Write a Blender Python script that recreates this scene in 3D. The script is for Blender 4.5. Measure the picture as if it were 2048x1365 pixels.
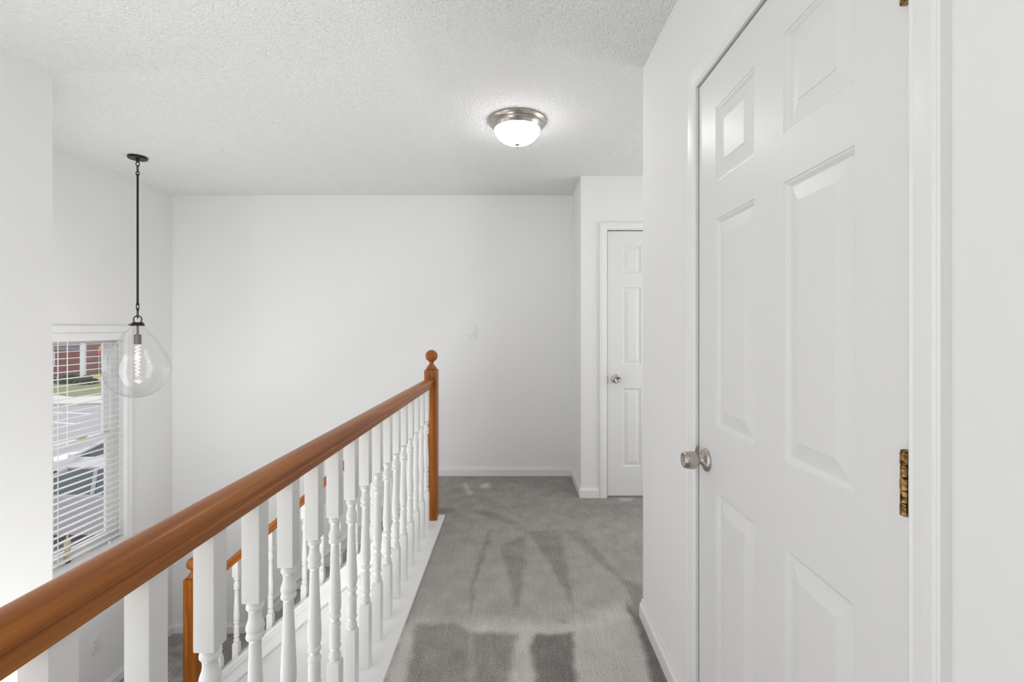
import bpy, bmesh, math, random
import numpy as np
from mathutils import Vector, Matrix
random.seed(7)
for o in list(bpy.data.objects): bpy.data.objects.remove(o)
C = bpy.context.scene.collection
PI = math.pi

# ---------------------------------------------------------------- camera, world, light, exposure
F = 940.0; VX, VY = 1030.0, 655.0; CH = 1.292; CEIL = 2.44
cam = bpy.data.cameras.new('camera'); camo = bpy.data.objects.new('camera', cam); C.objects.link(camo)
camo.location = (0, 0, CH); camo.rotation_euler = (PI/2, 0, 0)
cam.sensor_width = 36; cam.lens = F/2048*36; cam.clip_start = 0.02; cam.clip_end = 300
cam.shift_x = (1024-VX)/2048; cam.shift_y = (VY-682.5)/2048
sc = bpy.context.scene; sc.camera = camo
sc.view_settings.view_transform = 'Standard'; sc.view_settings.look = 'None'
sc.view_settings.gamma = 1; sc.view_settings.use_curve_mapping = False
sc.view_settings.exposure = 0.12

w = bpy.data.worlds.new('world'); sc.world = w; w.use_nodes = True
wn = w.node_tree; bg = wn.nodes['Background']
bg.inputs[0].default_value = (0.90, 0.95, 1.0, 1); bg.inputs[1].default_value = 1.15
def sun(rot, e, ang=0.01):
    l = bpy.data.lights.new('sun', 'SUN'); l.energy = e; l.angle = ang; l.color = (1, .95, .88)
    o = bpy.data.objects.new('sun', l); C.objects.link(o); o.rotation_euler = rot
def area(name, loc, rot, sx, sy, e, col=(1, 1, 1)):
    l = bpy.data.lights.new(name, 'AREA'); l.shape = 'RECTANGLE'; l.size = sx; l.size_y = sy; l.energy = e; l.color = col
    o = bpy.data.objects.new(name, l); C.objects.link(o); o.location = loc; o.rotation_euler = rot
# strengths of the real lamps, sky and sun, and of the added area fills
LE = dict(behind=14, stair=41, left=22, jog=14, panel=2.0, passage=13, bowl=16, pendant=.6, world=1.15, sun=1.5)
bg.inputs[1].default_value = LE['world']
sun((math.radians(52), 0, math.radians(-160)), LE['sun'])
area('fill_behind', (-1.37, -3.4, .6), (PI/2, 0, 0), 1.4, 2.8, LE['behind'], (1, 1, .99))  # added area fill behind the camera, not an actual window
area('stairwell_upfill', (-1.12, 1.1, -1.28), (math.radians(190), 0, 0), .8, 2.0, LE['stair'], (1, 1, .995))  # added upward fill just above the landing floor, brightens the ceiling
area('left_fill', (-2.10, -.35, 1.1), (0, math.radians(-90), 0), 2.0, 2.8, LE['left'], (1, 1, .99))  # added area lamp on the solid left wall, stands in for light from the left
area('jog_fill', (-2.52, 2.18, .75), (PI/2, 0, math.radians(-28)), .6, 2.2, LE['jog'], (1, 1, .995))  # added fill tucked behind the wall jog, lifts the far left corner
area('overhead_fill', (0.0, -.55, 2.42), (0, 0, 0), .5, .5, LE['panel'], (1, .995, .98))  # added overhead fill out of view, no fixture here; lifts the baluster sides
area('passage_fill', (2.15, 2.85, 1.3), (0, math.radians(90), 0), 1.9, 1.2, LE['passage'], (1, 1, .99))  # added fill at the closed end of the side passage, out of view

# ---------------------------------------------------------------- materials
def rgb(r, g, b):
    f = lambda c: (c/255/12.92) if c/255 <= .04045 else ((c/255+.055)/1.055)**2.4
    return (f(r), f(g), f(b), 1)
def mat(name, col, rough=.5, metal=0, spec=.5, bump=None, coat=0):
    m = bpy.data.materials.new(name); m.use_nodes = True; nt = m.node_tree; p = nt.nodes['Principled BSDF']
    p.inputs['Base Color'].default_value = col; p.inputs['Roughness'].default_value = rough
    p.inputs['Metallic'].default_value = metal; p.inputs['Specular IOR Level'].default_value = spec
    p.inputs['Coat Weight'].default_value = coat; p.inputs['Coat Roughness'].default_value = .12
    if bump:
        sc_, st, dist = bump
        tc = nt.nodes.new('ShaderNodeTexCoord'); n = nt.nodes.new('ShaderNodeTexNoise')
        n.inputs['Scale'].default_value = sc_; n.inputs['Detail'].default_value = 3
        b = nt.nodes.new('ShaderNodeBump'); b.inputs['Strength'].default_value = st; b.inputs['Distance'].default_value = dist
        nt.links.new(tc.outputs['Object'], n.inputs['Vector']); nt.links.new(n.outputs['Fac'], b.inputs['Height'])
        nt.links.new(b.outputs['Normal'], p.inputs['Normal'])
    return m
def link(nt, a, b): nt.links.new(a, b)
M = {}
M['wall'] = mat('wall_paint', (.86, .86, .855, 1), .75, spec=.25, bump=(220, .12, .002))
M['trim'] = mat('trim_paint', (.86, .86, .86, 1), .32, bump=(60, .05, .002))
M['door'] = mat('door_paint', (.80, .80, .80, 1), .36, bump=(120, .16, .002))
M['rail_white'] = mat('baluster_paint', (.80, .80, .79, 1), .28, bump=(55, .12, .003))
M['plastic'] = mat('white_plastic', (.84, .84, .83, 1), .35)
M['slat'] = mat('blind_slat', (.88, .88, .87, 1), .4)
M['vinyl'] = mat('window_vinyl', (.88, .88, .88, 1), .35)
M['nickel'] = mat('brushed_nickel', (.50, .46, .42, 1), .24, 1, bump=(300, .05, .001))
M['nickel_dark'] = mat('dark_nickel', (.16, .14, .12, 1), .35, 1)
M['bronze'] = mat('dark_bronze', (.035, .032, .03, 1), .4, .7)
M['socket'] = mat('grey_socket', (.16, .15, .14, 1), .45, .6)
M['black'] = mat('black_gap', (.015, .015, .015, 1), .6)
M['tan'] = mat('tan_wax', rgb(206, 190, 160), .5)
# aged brass
m = mat('aged_brass', rgb(150, 112, 62), .3, 1); nt = m.node_tree; p = nt.nodes['Principled BSDF']
tc = nt.nodes.new('ShaderNodeTexCoord'); n = nt.nodes.new('ShaderNodeTexNoise'); n.inputs['Scale'].default_value = 160; n.inputs['Detail'].default_value = 4
r = nt.nodes.new('ShaderNodeValToRGB'); r.color_ramp.elements[0].position = .38; r.color_ramp.elements[0].color = rgb(70, 48, 26)
r.color_ramp.elements[1].position = .6; r.color_ramp.elements[1].color = rgb(176, 140, 86)
link(nt, tc.outputs['Object'], n.inputs['Vector']); link(nt, n.outputs['Fac'], r.inputs[0]); link(nt, r.outputs[0], p.inputs['Base Color']); M['brass'] = m

def wood(name, scale, tint=1.0):
    m = mat(name, (0, 0, 0, 1), .34, spec=.3, coat=.06); nt = m.node_tree; p = nt.nodes['Principled BSDF']
    tc = nt.nodes.new('ShaderNodeTexCoord'); mp = nt.nodes.new('ShaderNodeMapping'); mp.inputs['Scale'].default_value = scale
    n = nt.nodes.new('ShaderNodeTexNoise'); n.inputs['Scale'].default_value = 1; n.inputs['Detail'].default_value = 6; n.inputs['Distortion'].default_value = .6
    r = nt.nodes.new('ShaderNodeValToRGB'); e = r.color_ramp.elements
    e[0].position = .3; e[0].color = rgb(134*tint, 74*tint, 20*tint); e[1].position = .68; e[1].color = rgb(172*tint, 104*tint, 38*tint)
    k = e.new(.5); k.color = rgb(155*tint, 88*tint, 28*tint)
    link(nt, tc.outputs['Object'], mp.inputs[0]); link(nt, mp.outputs[0], n.inputs['Vector']); link(nt, n.outputs['Fac'], r.inputs[0]); link(nt, r.outputs[0], p.inputs['Base Color'])
    b = nt.nodes.new('ShaderNodeBump'); b.inputs['Strength'].default_value = .12; b.inputs['Distance'].default_value = .002
    link(nt, n.outputs['Fac'], b.inputs['Height']); link(nt, b.outputs['Normal'], p.inputs['Normal'])
    return m
M['wood_y'] = wood('stained_oak_rail', (45, 2.2, 45)); M['wood_z'] = wood('stained_oak_post', (45, 45, 2.2), 1.0)

# popcorn ceiling
m = mat('popcorn_ceiling', (.88, .88, .88, 1), .9, spec=.1); nt = m.node_tree; p = nt.nodes['Principled BSDF']
tc = nt.nodes.new('ShaderNodeTexCoord')
n1 = nt.nodes.new('ShaderNodeTexNoise'); n1.inputs['Scale'].default_value = 130; n1.inputs['Detail'].default_value = 2.5; n1.inputs['Roughness'].default_value = .6
v = nt.nodes.new('ShaderNodeTexVoronoi'); v.inputs['Scale'].default_value = 95
mx = nt.nodes.new('ShaderNodeMath'); mx.operation = 'SUBTRACT'
b = nt.nodes.new('ShaderNodeBump'); b.inputs['Strength'].default_value = .9; b.inputs['Distance'].default_value = .006
for q in (n1, v): link(nt, tc.outputs['Object'], q.inputs['Vector'])
link(nt, n1.outputs['Fac'], mx.inputs[0]); link(nt, v.outputs['Distance'], mx.inputs[1]); link(nt, mx.outputs[0], b.inputs['Height']); link(nt, b.outputs['Normal'], p.inputs['Normal'])
M['ceiling'] = m

# carpet : pile direction ("nap") comes from a vertex attribute on the upper floor, noise elsewhere
def carpet(name, use_nap, base=.5):
    m = mat(name, (0, 0, 0, 1), .95, spec=.05); nt = m.node_tree; p = nt.nodes['Principled BSDF']
    tc = nt.nodes.new('ShaderNodeTexCoord')
    r = nt.nodes.new('ShaderNodeValToRGB'); e = r.color_ramp.elements
    e[0].position = 0; e[0].color = rgb(108, 108, 104); e[1].position = 1; e[1].color = rgb(240, 236, 232)
    k = e.new(.5); k.color = rgb(184, 178, 172)
    n = nt.nodes.new('ShaderNodeTexNoise'); n.inputs['Scale'].default_value = 210; n.inputs['Detail'].default_value = 2; n.inputs['Roughness'].default_value = .8
    n2 = nt.nodes.new('ShaderNodeTexNoise'); n2.inputs['Scale'].default_value = 9; n2.inputs['Detail'].default_value = 4
    mp = nt.nodes.new('ShaderNodeMapping'); mp.inputs['Scale'].default_value = (90, 9, 9)
    n3 = nt.nodes.new('ShaderNodeTexNoise'); n3.inputs['Scale'].default_value = 1; n3.inputs['Detail'].default_value = 3
    link(nt, tc.outputs['Object'], n.inputs['Vector']); link(nt, tc.outputs['Object'], n2.inputs['Vector'])
    link(nt, tc.outputs['Object'], mp.inputs[0]); link(nt, mp.outputs[0], n3.inputs['Vector'])
    def mad(src, mul, add):
        q = nt.nodes.new('ShaderNodeMath'); q.operation = 'MULTIPLY_ADD'; link(nt, src, q.inputs[0]); q.inputs[1].default_value = mul
        if isinstance(add, float): q.inputs[2].default_value = add
        else: link(nt, add, q.inputs[2])
        return q.outputs[0]
    if use_nap:
        a = nt.nodes.new('ShaderNodeAttribute'); a.attribute_name = 'nap'; s = mad(a.outputs['Fac'], 1.55, -1.47)
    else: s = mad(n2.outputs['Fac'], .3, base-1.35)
    s = mad(n.outputs['Fac'], 1.7, s); s = mad(n2.outputs['Fac'], .35, s); s = mad(n3.outputs['Fac'], .25, s)
    link(nt, s, r.inputs[0]); link(nt, r.outputs[0], p.inputs['Base Color'])
    b = nt.nodes.new('ShaderNodeBump'); b.inputs['Strength'].default_value = .8; b.inputs['Distance'].default_value = .006
    link(nt, n.outputs['Fac'], b.inputs['Height']); link(nt, b.outputs['Normal'], p.inputs['Normal'])
    p.inputs['Sheen Weight'].default_value = .15
    return m
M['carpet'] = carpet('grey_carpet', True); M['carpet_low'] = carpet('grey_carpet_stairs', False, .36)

def thin_glass(name, ior=1.45, gain=1.0, tint=(1, 1, 1, 1)):
    m = bpy.data.materials.new(name); m.use_nodes = True; nt = m.node_tree; nt.nodes.clear()
    o = nt.nodes.new('ShaderNodeOutputMaterial'); t = nt.nodes.new('ShaderNodeBsdfTransparent'); t.inputs[0].default_value = tint
    g = nt.nodes.new('ShaderNodeBsdfGlossy'); g.inputs['Roughness'].default_value = .02
    f = nt.nodes.new('ShaderNodeLayerWeight'); f.inputs[0].default_value = .5       # facing: 1 at grazing angles
    pw = nt.nodes.new('ShaderNodeMath'); pw.operation = 'POWER'; pw.inputs[1].default_value = ior
    link(nt, f.outputs['Facing'], pw.inputs[0])
    q = nt.nodes.new('ShaderNodeMath'); q.operation = 'MULTIPLY_ADD'; q.inputs[1].default_value = gain; q.inputs[2].default_value = .05; q.use_clamp = True
    mx = nt.nodes.new('ShaderNodeMixShader')
    link(nt, pw.outputs[0], q.inputs[0]); link(nt, q.outputs[0], mx.inputs[0]); link(nt, t.outputs[0], mx.inputs[1]); link(nt, g.outputs[0], mx.inputs[2]); link(nt, mx.outputs[0], o.inputs[0])
    return m
M['pane'] = thin_glass('window_glass', 4.5, .9)
M['globe'] = thin_glass('clear_globe_glass', 2.3, .8, (.99, .99, .99, 1))
M['bulb'] = thin_glass('bulb_glass', 4.0, .6)
def emit(name, col, s):
    m = bpy.data.materials.new(name); m.use_nodes = True; nt = m.node_tree; p = nt.nodes['Principled BSDF']
    p.inputs['Base Color'].default_value = (.8, .8, .8, 1); p.inputs['Emission Color'].default_value = col; p.inputs['Emission Strength'].default_value = s; p.inputs['Roughness'].default_value = .3
    return m
M['bowl'] = emit('frosted_lit_glass', (1, .985, .96, 1), LE['bowl'])
M['filament'] = emit('glowing_filament', (1, .45, .2, 1), 1.6)

# ---------------------------------------------------------------- geometry helpers
def mesh(name, bm, m, parent=None, smooth=False, auto=None):
    me = bpy.data.meshes.new(name); bmesh.ops.recalc_face_normals(bm, faces=bm.faces); bm.to_mesh(me); bm.free()
    me.materials.append(m)
    if smooth:
        for f in me.polygons: f.use_smooth = True
        me.set_sharp_from_angle(angle=math.radians(auto or 40))
    o = bpy.data.objects.new(name, me); C.objects.link(o)
    if parent: o.parent = parent
    return o
def box(bm, x0, x1, y0, y1, z0, z1, bev=0):
    t = bmesh.new()
    vs = [t.verts.new((x, y, z)) for x in (x0, x1) for y in (y0, y1) for z in (z0, z1)]
    for f in ((0, 1, 3, 2), (4, 6, 7, 5), (0, 4, 5, 1), (2, 3, 7, 6), (0, 2, 6, 4), (1, 5, 7, 3)): t.faces.new([vs[i] for i in f])
    bmesh.ops.recalc_face_normals(t, faces=t.faces)
    if bev: bmesh.ops.bevel(t, geom=list(t.edges), offset=bev, segments=2, profile=.6, affect='EDGES')
    merge(bm, t)
def merge(bm, t, mx=None):
    mp = {}
    for v in t.verts: mp[v] = bm.verts.new(mx @ v.co if mx else v.co)
    for f in t.faces:
        try: bm.faces.new([mp[v] for v in f.verts])
        except ValueError: pass
    t.free()
def lathe(bm, prof, c=(0, 0, 0), seg=32, axis='Z', cap=True):
    rings = []
    for r, z in prof:
        ring = []
        for i in range(seg):
            a = 2*PI*i/seg; u, v_ = r*math.cos(a), r*math.sin(a)
            if axis == 'Z': p = (c[0]+u, c[1]+v_, c[2]+z)
            elif axis == 'X': p = (c[0]+z, c[1]+u, c[2]+v_)
            else: p = (c[0]+u, c[1]+z, c[2]+v_)
            ring.append(bm.verts.new(p))
        rings.append(ring)
    for a, b in zip(rings, rings[1:]):
        for i in range(seg): bm.faces.new((a[i], a[(i+1) % seg], b[(i+1) % seg], b[i]))
    if cap: bm.faces.new(rings[0]); bm.faces.new(rings[-1])
    return rings
def prism(bm, pts, a, b, axis):
    """pts: 2-D outline, extruded from a to b along axis; X->(y,z) Y->(x,z) Z->(x,y)"""
    def P(p, t): return {'X': (t, p[0], p[1]), 'Y': (p[0], t, p[1]), 'Z': (p[0], p[1], t)}[axis]
    A = [bm.verts.new(P(p, a)) for p in pts]; B = [bm.verts.new(P(p, b)) for p in pts]; n = len(pts)
    for i in range(n): bm.faces.new((A[i], A[(i+1) % n], B[(i+1) % n], B[i]))
    bm.faces.new(A); bm.faces.new(B)
def tube(bm, pts, r, seg=8, closed=False):
    pts = [Vector(p) for p in pts]; rings = []; n = len(pts); up = None
    for i, p in enumerate(pts):
        if closed: d = (pts[(i+1) % n]-pts[i-1]).normalized()
        else: d = (pts[min(i+1, n-1)]-pts[max(i-1, 0)]).normalized()
        if up is None: up = d.orthogonal().normalized()
        up = (up-d*up.dot(d)).normalized(); s = d.cross(up)
        rings.append([bm.verts.new(p+(up*math.cos(2*PI*k/seg)+s*math.sin(2*PI*k/seg))*r) for k in range(seg)])
    pairs = list(zip(rings, rings[1:]))+([(rings[-1], rings[0])] if closed else [])
    for a, b in pairs:
        for k in range(seg): bm.faces.new((a[k], a[(k+1) % seg], b[(k+1) % seg], b[k]))
    if not closed: bm.faces.new(rings[0]); bm.faces.new(rings[-1])
def tag(o, label, cat, group=None, kind=None):
    o['label'] = label; o['category'] = cat
    if group: o['group'] = group
    if kind: o['kind'] = kind
    return o
def thing(name, loc, label, cat, group=None, kind=None):
    o = bpy.data.objects.new(name, None); C.objects.link(o); o.location = loc; o.empty_display_size = .05
    return tag(o, label, cat, group, kind)
def B(name, m, *boxes, parent=None, bev=0, off=(0, 0, 0)):
    bm = bmesh.new()
    for q in boxes:
        x0, x1, y0, y1, z0, z1 = q
        box(bm, x0-off[0], x1-off[0], y0-off[1], y1-off[1], z0-off[2], z1-off[2], bev)
    return mesh(name, bm, m, parent)
def px(x, y, Y): return (x-VX)*Y/F, CH-(y-VY)*Y/F

# ---------------------------------------------------------------- dimensions
XW = .568; YC = 2.085            # right wall and its outer corner
YB = 4.088                       # back wall
XR = .50; YR = 3.565             # jog with the far door
XL = -2.98; XN = -2.111; YN = 2.145
ZL = -1.365                      # foyer landing
RISE = .195; RUN = RISE/.8575; X1 = -2.10; XTOP = X1+6*RUN
YS = -3.5

# ---------------------------------------------------------------- room shell
def struct(o, label, cat): return tag(o, label, cat, kind='structure')
struct(B('ceiling', M['ceiling'], (-3.1, 2.3, YS, YB+.12, CEIL, CEIL+.08)), 'white popcorn textured ceiling over hallway and stairwell', 'ceiling')
struct(B('wall_back', M['wall'], (-3.1, XR, YB, YB+.12, ZL-.1, CEIL)), 'plain white wall at the end of the hall and stairwell', 'wall')
D2L, D2R, DT = .697, 1.32, 2.03
struct(B('wall_closet', M['wall'], (XR, D2L-.008, YR, YB+.12, 0, CEIL), (D2R+.008, 2.3, YR, YR+.12, 0, CEIL), (D2L-.008, D2R+.008, YR, YR+.12, DT+.008, CEIL), (D2L-.008, D2R+.008, YR+.045, YR+.12, 0, DT+.008)), 'white wall jog holding the narrow far door', 'wall')
struct(B('wall_side', M['wall'], (2.2, 2.3, YC, YR, 0, CEIL)), 'white end wall of the side passage', 'wall')
DN, DF = .674, 1.449             # near door : hinge edge and latch edge (along Y)
struct(B('wall_right', M['wall'], (XW, XW+.12, YS, DN-.008, 0, CEIL), (XW, XW+.12, DF+.008, YC, 0, CEIL), (XW, XW+.12, DN-.008, DF+.008, DT+.008, CEIL), (XW+.045, XW+.12, DN-.008, DF+.008, 0, DT+.008), (XW+.12, 2.3, YC-.12, YC, 0, CEIL)), 'white wall on the right with the near six-panel door', 'wall')
struct(B('wall_left', M['wall'], (XN-.12, XN, YS, YN, ZL-.1, CEIL), (XL, XN-.12, YN-.12, YN, ZL-.1, CEIL)), 'white wall edge at far left in front of the window', 'wall')
struct(B('wall_front', M['wall'], (-.62, XW, -1.42, -1.30, 0, CEIL)), 'white wall closing the hallway behind the viewpoint', 'wall')
WY0, WY1, WZ0, WZ1 = 2.55, 3.60, -.305, 1.255
struct(B('wall_window', M['wall'], (XL-.12, XL, YN-.12, WY0, ZL-.1, CEIL), (XL-.12, XL, WY1, YB, ZL-.1, CEIL), (XL-.12, XL, WY0, WY1, ZL-.1, WZ0), (XL-.12, XL, WY0, WY1, WZ1, CEIL)), 'white stairwell wall pierced by the window', 'wall')
struct(B('wall_stairwell', M['wall'], (-.64, -.50, YS, 3.09, ZL-.1, -.012)), 'white wall face under the hallway edge', 'wall')
struct(B('floor_foyer', M['carpet_low'], (XL, -.64, YS, YB, ZL-.08, ZL)), 'grey carpeted entry landing below the stairs', 'floor')
bpy.data.objects['floor_foyer'].name = 'floor_lower'

# upper carpet, fine grid with pile marks left by a vacuum
def fl(cx, cy):
    x, y = 800+cx/2.935, 900+cy/2.935; Y = CH*F/(y-VY); return ((x-VX)*Y/F, Y)
marks = [ # (value, softness, outline in hall-floor view)
 (.66, .05, [(0, 990), (420, 1010), (1000, 1010), (1340, 900), (1700, 1700), (-700, 1700)]),
 (.30, .012, [(795, 1085), (1015, 1078), (1032, 1365), (1050, 1500), (810, 1500), (797, 1365), (765, 1150)]),
 (.40, .015, [(90, 1025), (320, 1018), (412, 1072), (690, 1082), (655, 1230), (640, 1365), (620, 1500), (-30, 1500), (40, 1365), (62, 1200)]),
 (.56, .012, [(412, 1085), (420, 1085), (445, 1500), (405, 1500)]),
 (.70, .012, [(68, 1090), (30, 1365), (-50, 1550), (-120, 1500), (0, 1180)]),
 (.36, .014, [(590, 560), (735, 500), (738, 650), (712, 850), (690, 930), (672, 900), (640, 760)]),
 (.35, .012, [(745, 480), (930, 470), (962, 600), (985, 700), (1003, 825), (1020, 930), (1000, 900), (950, 800), (860, 640)]),
 (.36, .016, [(950, 470), (1050, 480), (1225, 650), (1310, 760), (1430, 800), (1430, 1000), (1385, 985), (1330, 800), (1200, 690)]),
 (.44, .03, [(1130, 470), (1440, 470), (1440, 700), (1300, 720), (1200, 620)]),
 (.34, .012, [(520, 465), (545, 465), (470, 690), (430, 830), (412, 960), (420, 780)]),
 (.26, .012, [(1325, 890), (1412, 985), (1590, 1365), (1640, 1500), (1560, 1500), (1480, 1365), (1405, 1070), (1345, 960)]),
 (.34, .02, [(380, 350), (560, 365), (700, 430), (640, 440), (520, 400)]),
 (.40, .03, [(220, 160), (1010, 160), (1060, 290), (640, 285), (440, 265), (400, 200), (230, 260)]),
 (.30, .01, [(220, 340), (330, 350), (300, 372), (220, 372)]),
 (.64, .02, [(470, 205), (520, 195), (530, 222), (480, 225)]),
 (.60, .02, [(385, 195), (430, 262), (405, 265), (370, 200)]),
 (.38, .02, [(1050, 285), (1440, 285), (1440, 400), (1000, 395), (960, 330)]),
 (.58, .02, [(1285, 283), (1370, 283), (1365, 300), (1300, 300)]),
 (.46, .01, [(985, 940), (1060, 955), (1020, 962), (985, 955)]),
 (.42, .01, [(930, 995), (1000, 1018), (975, 1024), (940, 1010)]),
 (.30, .008, [(265, 380), (275, 380), (5, 1080), (-110, 1370), (-125, 1370), (-10, 1080)]),
]
G = .0125
region = lambda x, y: ((-.615 <= x <= XW and YS <= y <= YC) or (-.615 <= x <= 2.2 and YC <= y <= YR) or (-.615 <= x <= XR and YR <= y <= YB) or (XTOP <= x <= -.615 and 3.20 <= y <= YB))
def inside_d(P, poly):
    """signed distance, + inside"""
    poly = np.array(poly); n = len(poly); d = np.full(len(P), 1e9); ins = np.zeros(len(P), bool)
    for i in range(n):
        a, b_ = poly[i], poly[(i+1) % n]; ab = b_-a; t = np.clip(((P-a)@ab)/(ab@ab+1e-12), 0, 1)
        d = np.minimum(d, np.linalg.norm(P-(a+t[:, None]*ab), axis=1))
        c = (a[1] > P[:, 1]) != (b_[1] > P[:, 1])
        with np.errstate(divide='ignore', invalid='ignore'): xi = (b_[0]-a[0])*(P[:, 1]-a[1])/(b_[1]-a[1])+a[0]
        ins ^= c & (P[:, 0] < xi)
    return np.where(ins, d, -d)
xs = sorted(set([round(v, 5) for v in np.arange(-.615, XW-.004, G)]+[XW, XR, -.615]+[round(v, 5) for v in np.arange(XW+.02, 2.2, .03)]+[2.2]+[round(v, 5) for v in np.arange(XTOP, -.62, G)]))
ys = sorted(set([round(v, 5) for v in np.arange(.9, YB-.004, G)]+[round(v, 5) for v in np.arange(YS, .9, .2)]+[YC, YR, YB, 3.20]))
bm = bmesh.new(); vid = {}
def gv(i, j):
    if (i, j) not in vid: vid[(i, j)] = bm.verts.new((xs[i], ys[j], 0))
    return vid[(i, j)]
for i in range(len(xs)-1):
    for j in range(len(ys)-1):
        if region((xs[i]+xs[i+1])/2, (ys[j]+ys[j+1])/2): bm.faces.new((gv(i, j), gv(i+1, j), gv(i+1, j+1), gv(i, j+1)))
co = np.array([v.co[:2] for v in bm.verts])
wob = np.stack([np.sin(co[:, 1]*31+co[:, 0]*7)*.5+np.sin(co[:, 1]*73+co[:, 0]*41)*.5, np.sin(co[:, 0]*37+2)*.6+np.sin(co[:, 0]*91+co[:, 1]*23)*.4], 1)*.006
nap = np.full(len(co), .50)-.13*np.clip((co[:, 1]-2.2)/1.5, 0, 1)
for val, soft, poly in marks:
    sd = inside_d(co+wob, [fl(*q) for q in poly]); t = np.clip(sd/(2*soft)+.5, 0, 1); nap = nap*(1-t)+val*t
me_floor = mesh('floor', bm, M['carpet'])
at = me_floor.data.attributes.new('nap', 'FLOAT', 'POINT'); at.data.foreach_set('value', nap.astype(np.float32))
struct(me_floor, 'grey hallway carpet with vacuum marks in its pile', 'floor')
bm = bmesh.new(); box(bm, -.50, XW+.12, YS, YC, -.1, -.012); box(bm, -.50, 2.3, YC, YR+.1, -.1, -.012); box(bm, -.50, XR, YR+.1, YB, -.1, -.012); box(bm, XTOP+.012, -.50, 3.2, YB, -.1, -.012)
struct(mesh('floor_slab', bm, M['wall']), 'white edge of the floor slab beneath the hallway carpet', 'floor'); bpy.data.objects['floor_slab'].name = 'floor_edge'

# baseboards
BBP = [(0, 0), (.013, 0), (.013, .058), (.0095, .062), (.0095, .067), (.006, .073), (.005, .083), (0, .083)]
def baseboard(name, label, paths):
    """paths: (plan points, base height); the board stands to the left of the walking direction"""
    bm = bmesh.new()
    for pts, z in paths:
        pts = [Vector(p) for p in pts]; rows = []
        for k, p in enumerate(pts):
            nn = []
            if k > 0: d = (p-pts[k-1]).normalized(); nn.append(Vector((-d.y, d.x)))
            if k < len(pts)-1: d = (pts[k+1]-p).normalized(); nn.append(Vector((-d.y, d.x)))
            m_ = nn[0] if len(nn) == 1 else (nn[0]+nn[1])/(1+nn[0].dot(nn[1]))
            rows.append([bm.verts.new((p.x+m_.x*o, p.y+m_.y*o, z+h)) for o, h in BBP])
        n = len(BBP)
        for a, b_ in zip(rows, rows[1:]):
            for q in range(n): bm.faces.new((a[q], a[(q+1) % n], b_[(q+1) % n], b_[q]))
        bm.faces.new(rows[0]); bm.faces.new(rows[-1])
    return struct(mesh(name, bm, M['trim']), label, 'baseboard')
baseboard('baseboard_back', 'white baseboard along the back wall, turning the corner to the far door', [([(.640, YR), (XR, YR), (XR, YB), (XTOP+.06, YB)], 0)])
baseboard('baseboard_right', 'white baseboard at the foot of the right wall', [([(XW, 1.512), (XW, YC), (2.2, YC)], 0)])
baseboard('baseboard_near', 'white baseboard at the right wall nearer than the large door', [([(XW, YS), (XW, .609)], 0)])
baseboard('baseboard_landing', 'white baseboard around the lower entry landing', [([(X1-.052, YB), (XL, YB), (XL, YN)], ZL)])

# ---------------------------------------------------------------- doors
CAS = [(0, 0), (0, .009), (.004, .011), (.008, .009), (.012, .0125), (.030, .015), (.046, .0165), (.050, .014), (.054, .0165), (.057, .015), (.057, 0)]
def casing(bm, P, L, R, T, prof=CAS, bottom=0):
    """P(u, v, h): wall-plane coordinates to 3-D; U-shaped frame around L..R, 0..T"""
    path = [((L, bottom), (-1, 0)), ((L, T), (-1, 1)), ((R, T), (1, 1)), ((R, bottom), (1, 0))]
    rows = [[bm.verts.new(P(p[0]+d[0]*o, p[1]+d[1]*o, h)) for o, h in prof] for p, d in path]
    n = len(prof)
    for a, b_ in zip(rows, rows[1:]):
        for i in range(n): bm.faces.new((a[i], a[(i+1) % n], b_[(i+1) % n], b_[i]))
    bm.faces.new(rows[0]); bm.faces.new(rows[-1])
PZ = [.233, .828, 1.008, 1.598, 1.702, 1.913]
def slab(bm, P, W, H, xsn, z0=.012, th=.035, mould=(.012, .0085, .036)):
    """six-panel moulded door; P(u, v, d): d = depth behind the face"""
    X = [0]+xsn+[W]; Z = [z0]+PZ+[H]
    V = {}
    def g(u, v, d=0):
        k = (round(u, 5), round(v, 5), round(d, 5))
        if k not in V: V[k] = bm.verts.new(P(u, v, d))
        return V[k]
    for i in range(5):
        for j in range(7):
            a, b_, c, d = X[i], X[i+1], Z[j], Z[j+1]
            if i in (1, 3) and j in (1, 3, 5):
                m0, dp, bv = mould
                rings = [(0, 0), (.0015, .0025), (.005, .003), (m0*.75, dp*.75), (m0, dp+.001), (m0+.002, dp+.001), (m0+bv, .0025), (m0+bv+.0015, .0008), (m0+bv+.004, .0005)]
                loops = [[g(a+o, c+o, q), g(b_-o, c+o, q), g(b_-o, d-o, q), g(a+o, d-o, q)] for o, q in rings]
                for l0, l1 in zip(loops, loops[1:]):
                    for k in range(4): bm.faces.new((l0[k], l0[(k+1) % 4], l1[(k+1) % 4], l1[k]))
                bm.faces.new(loops[-1])
            else: bm.faces.new((g(a, c), g(b_, c), g(b_, d), g(a, d)))
    # back and rim
    rim = [g(x, z0) for x in X]+[g(W, z) for z in Z[1:]]+[g(x, H) for x in X[::-1][1:]]+[g(0, z) for z in Z[::-1][1:-1]]
    cb = {}
    def gb(v):
        return cb[v]
    back = []
    uv = [(x, z0) for x in X]+[(W, z) for z in Z[1:]]+[(x, H) for x in X[::-1][1:]]+[(0, z) for z in Z[::-1][1:-1]]
    for u, v in uv: back.append(bm.verts.new(P(u, v, th)))
    n = len(rim)
    for i in range(n): bm.faces.new((rim[i], rim[(i+1) % n], back[(i+1) % n], back[i]))
    bm.faces.new(back)

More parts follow.
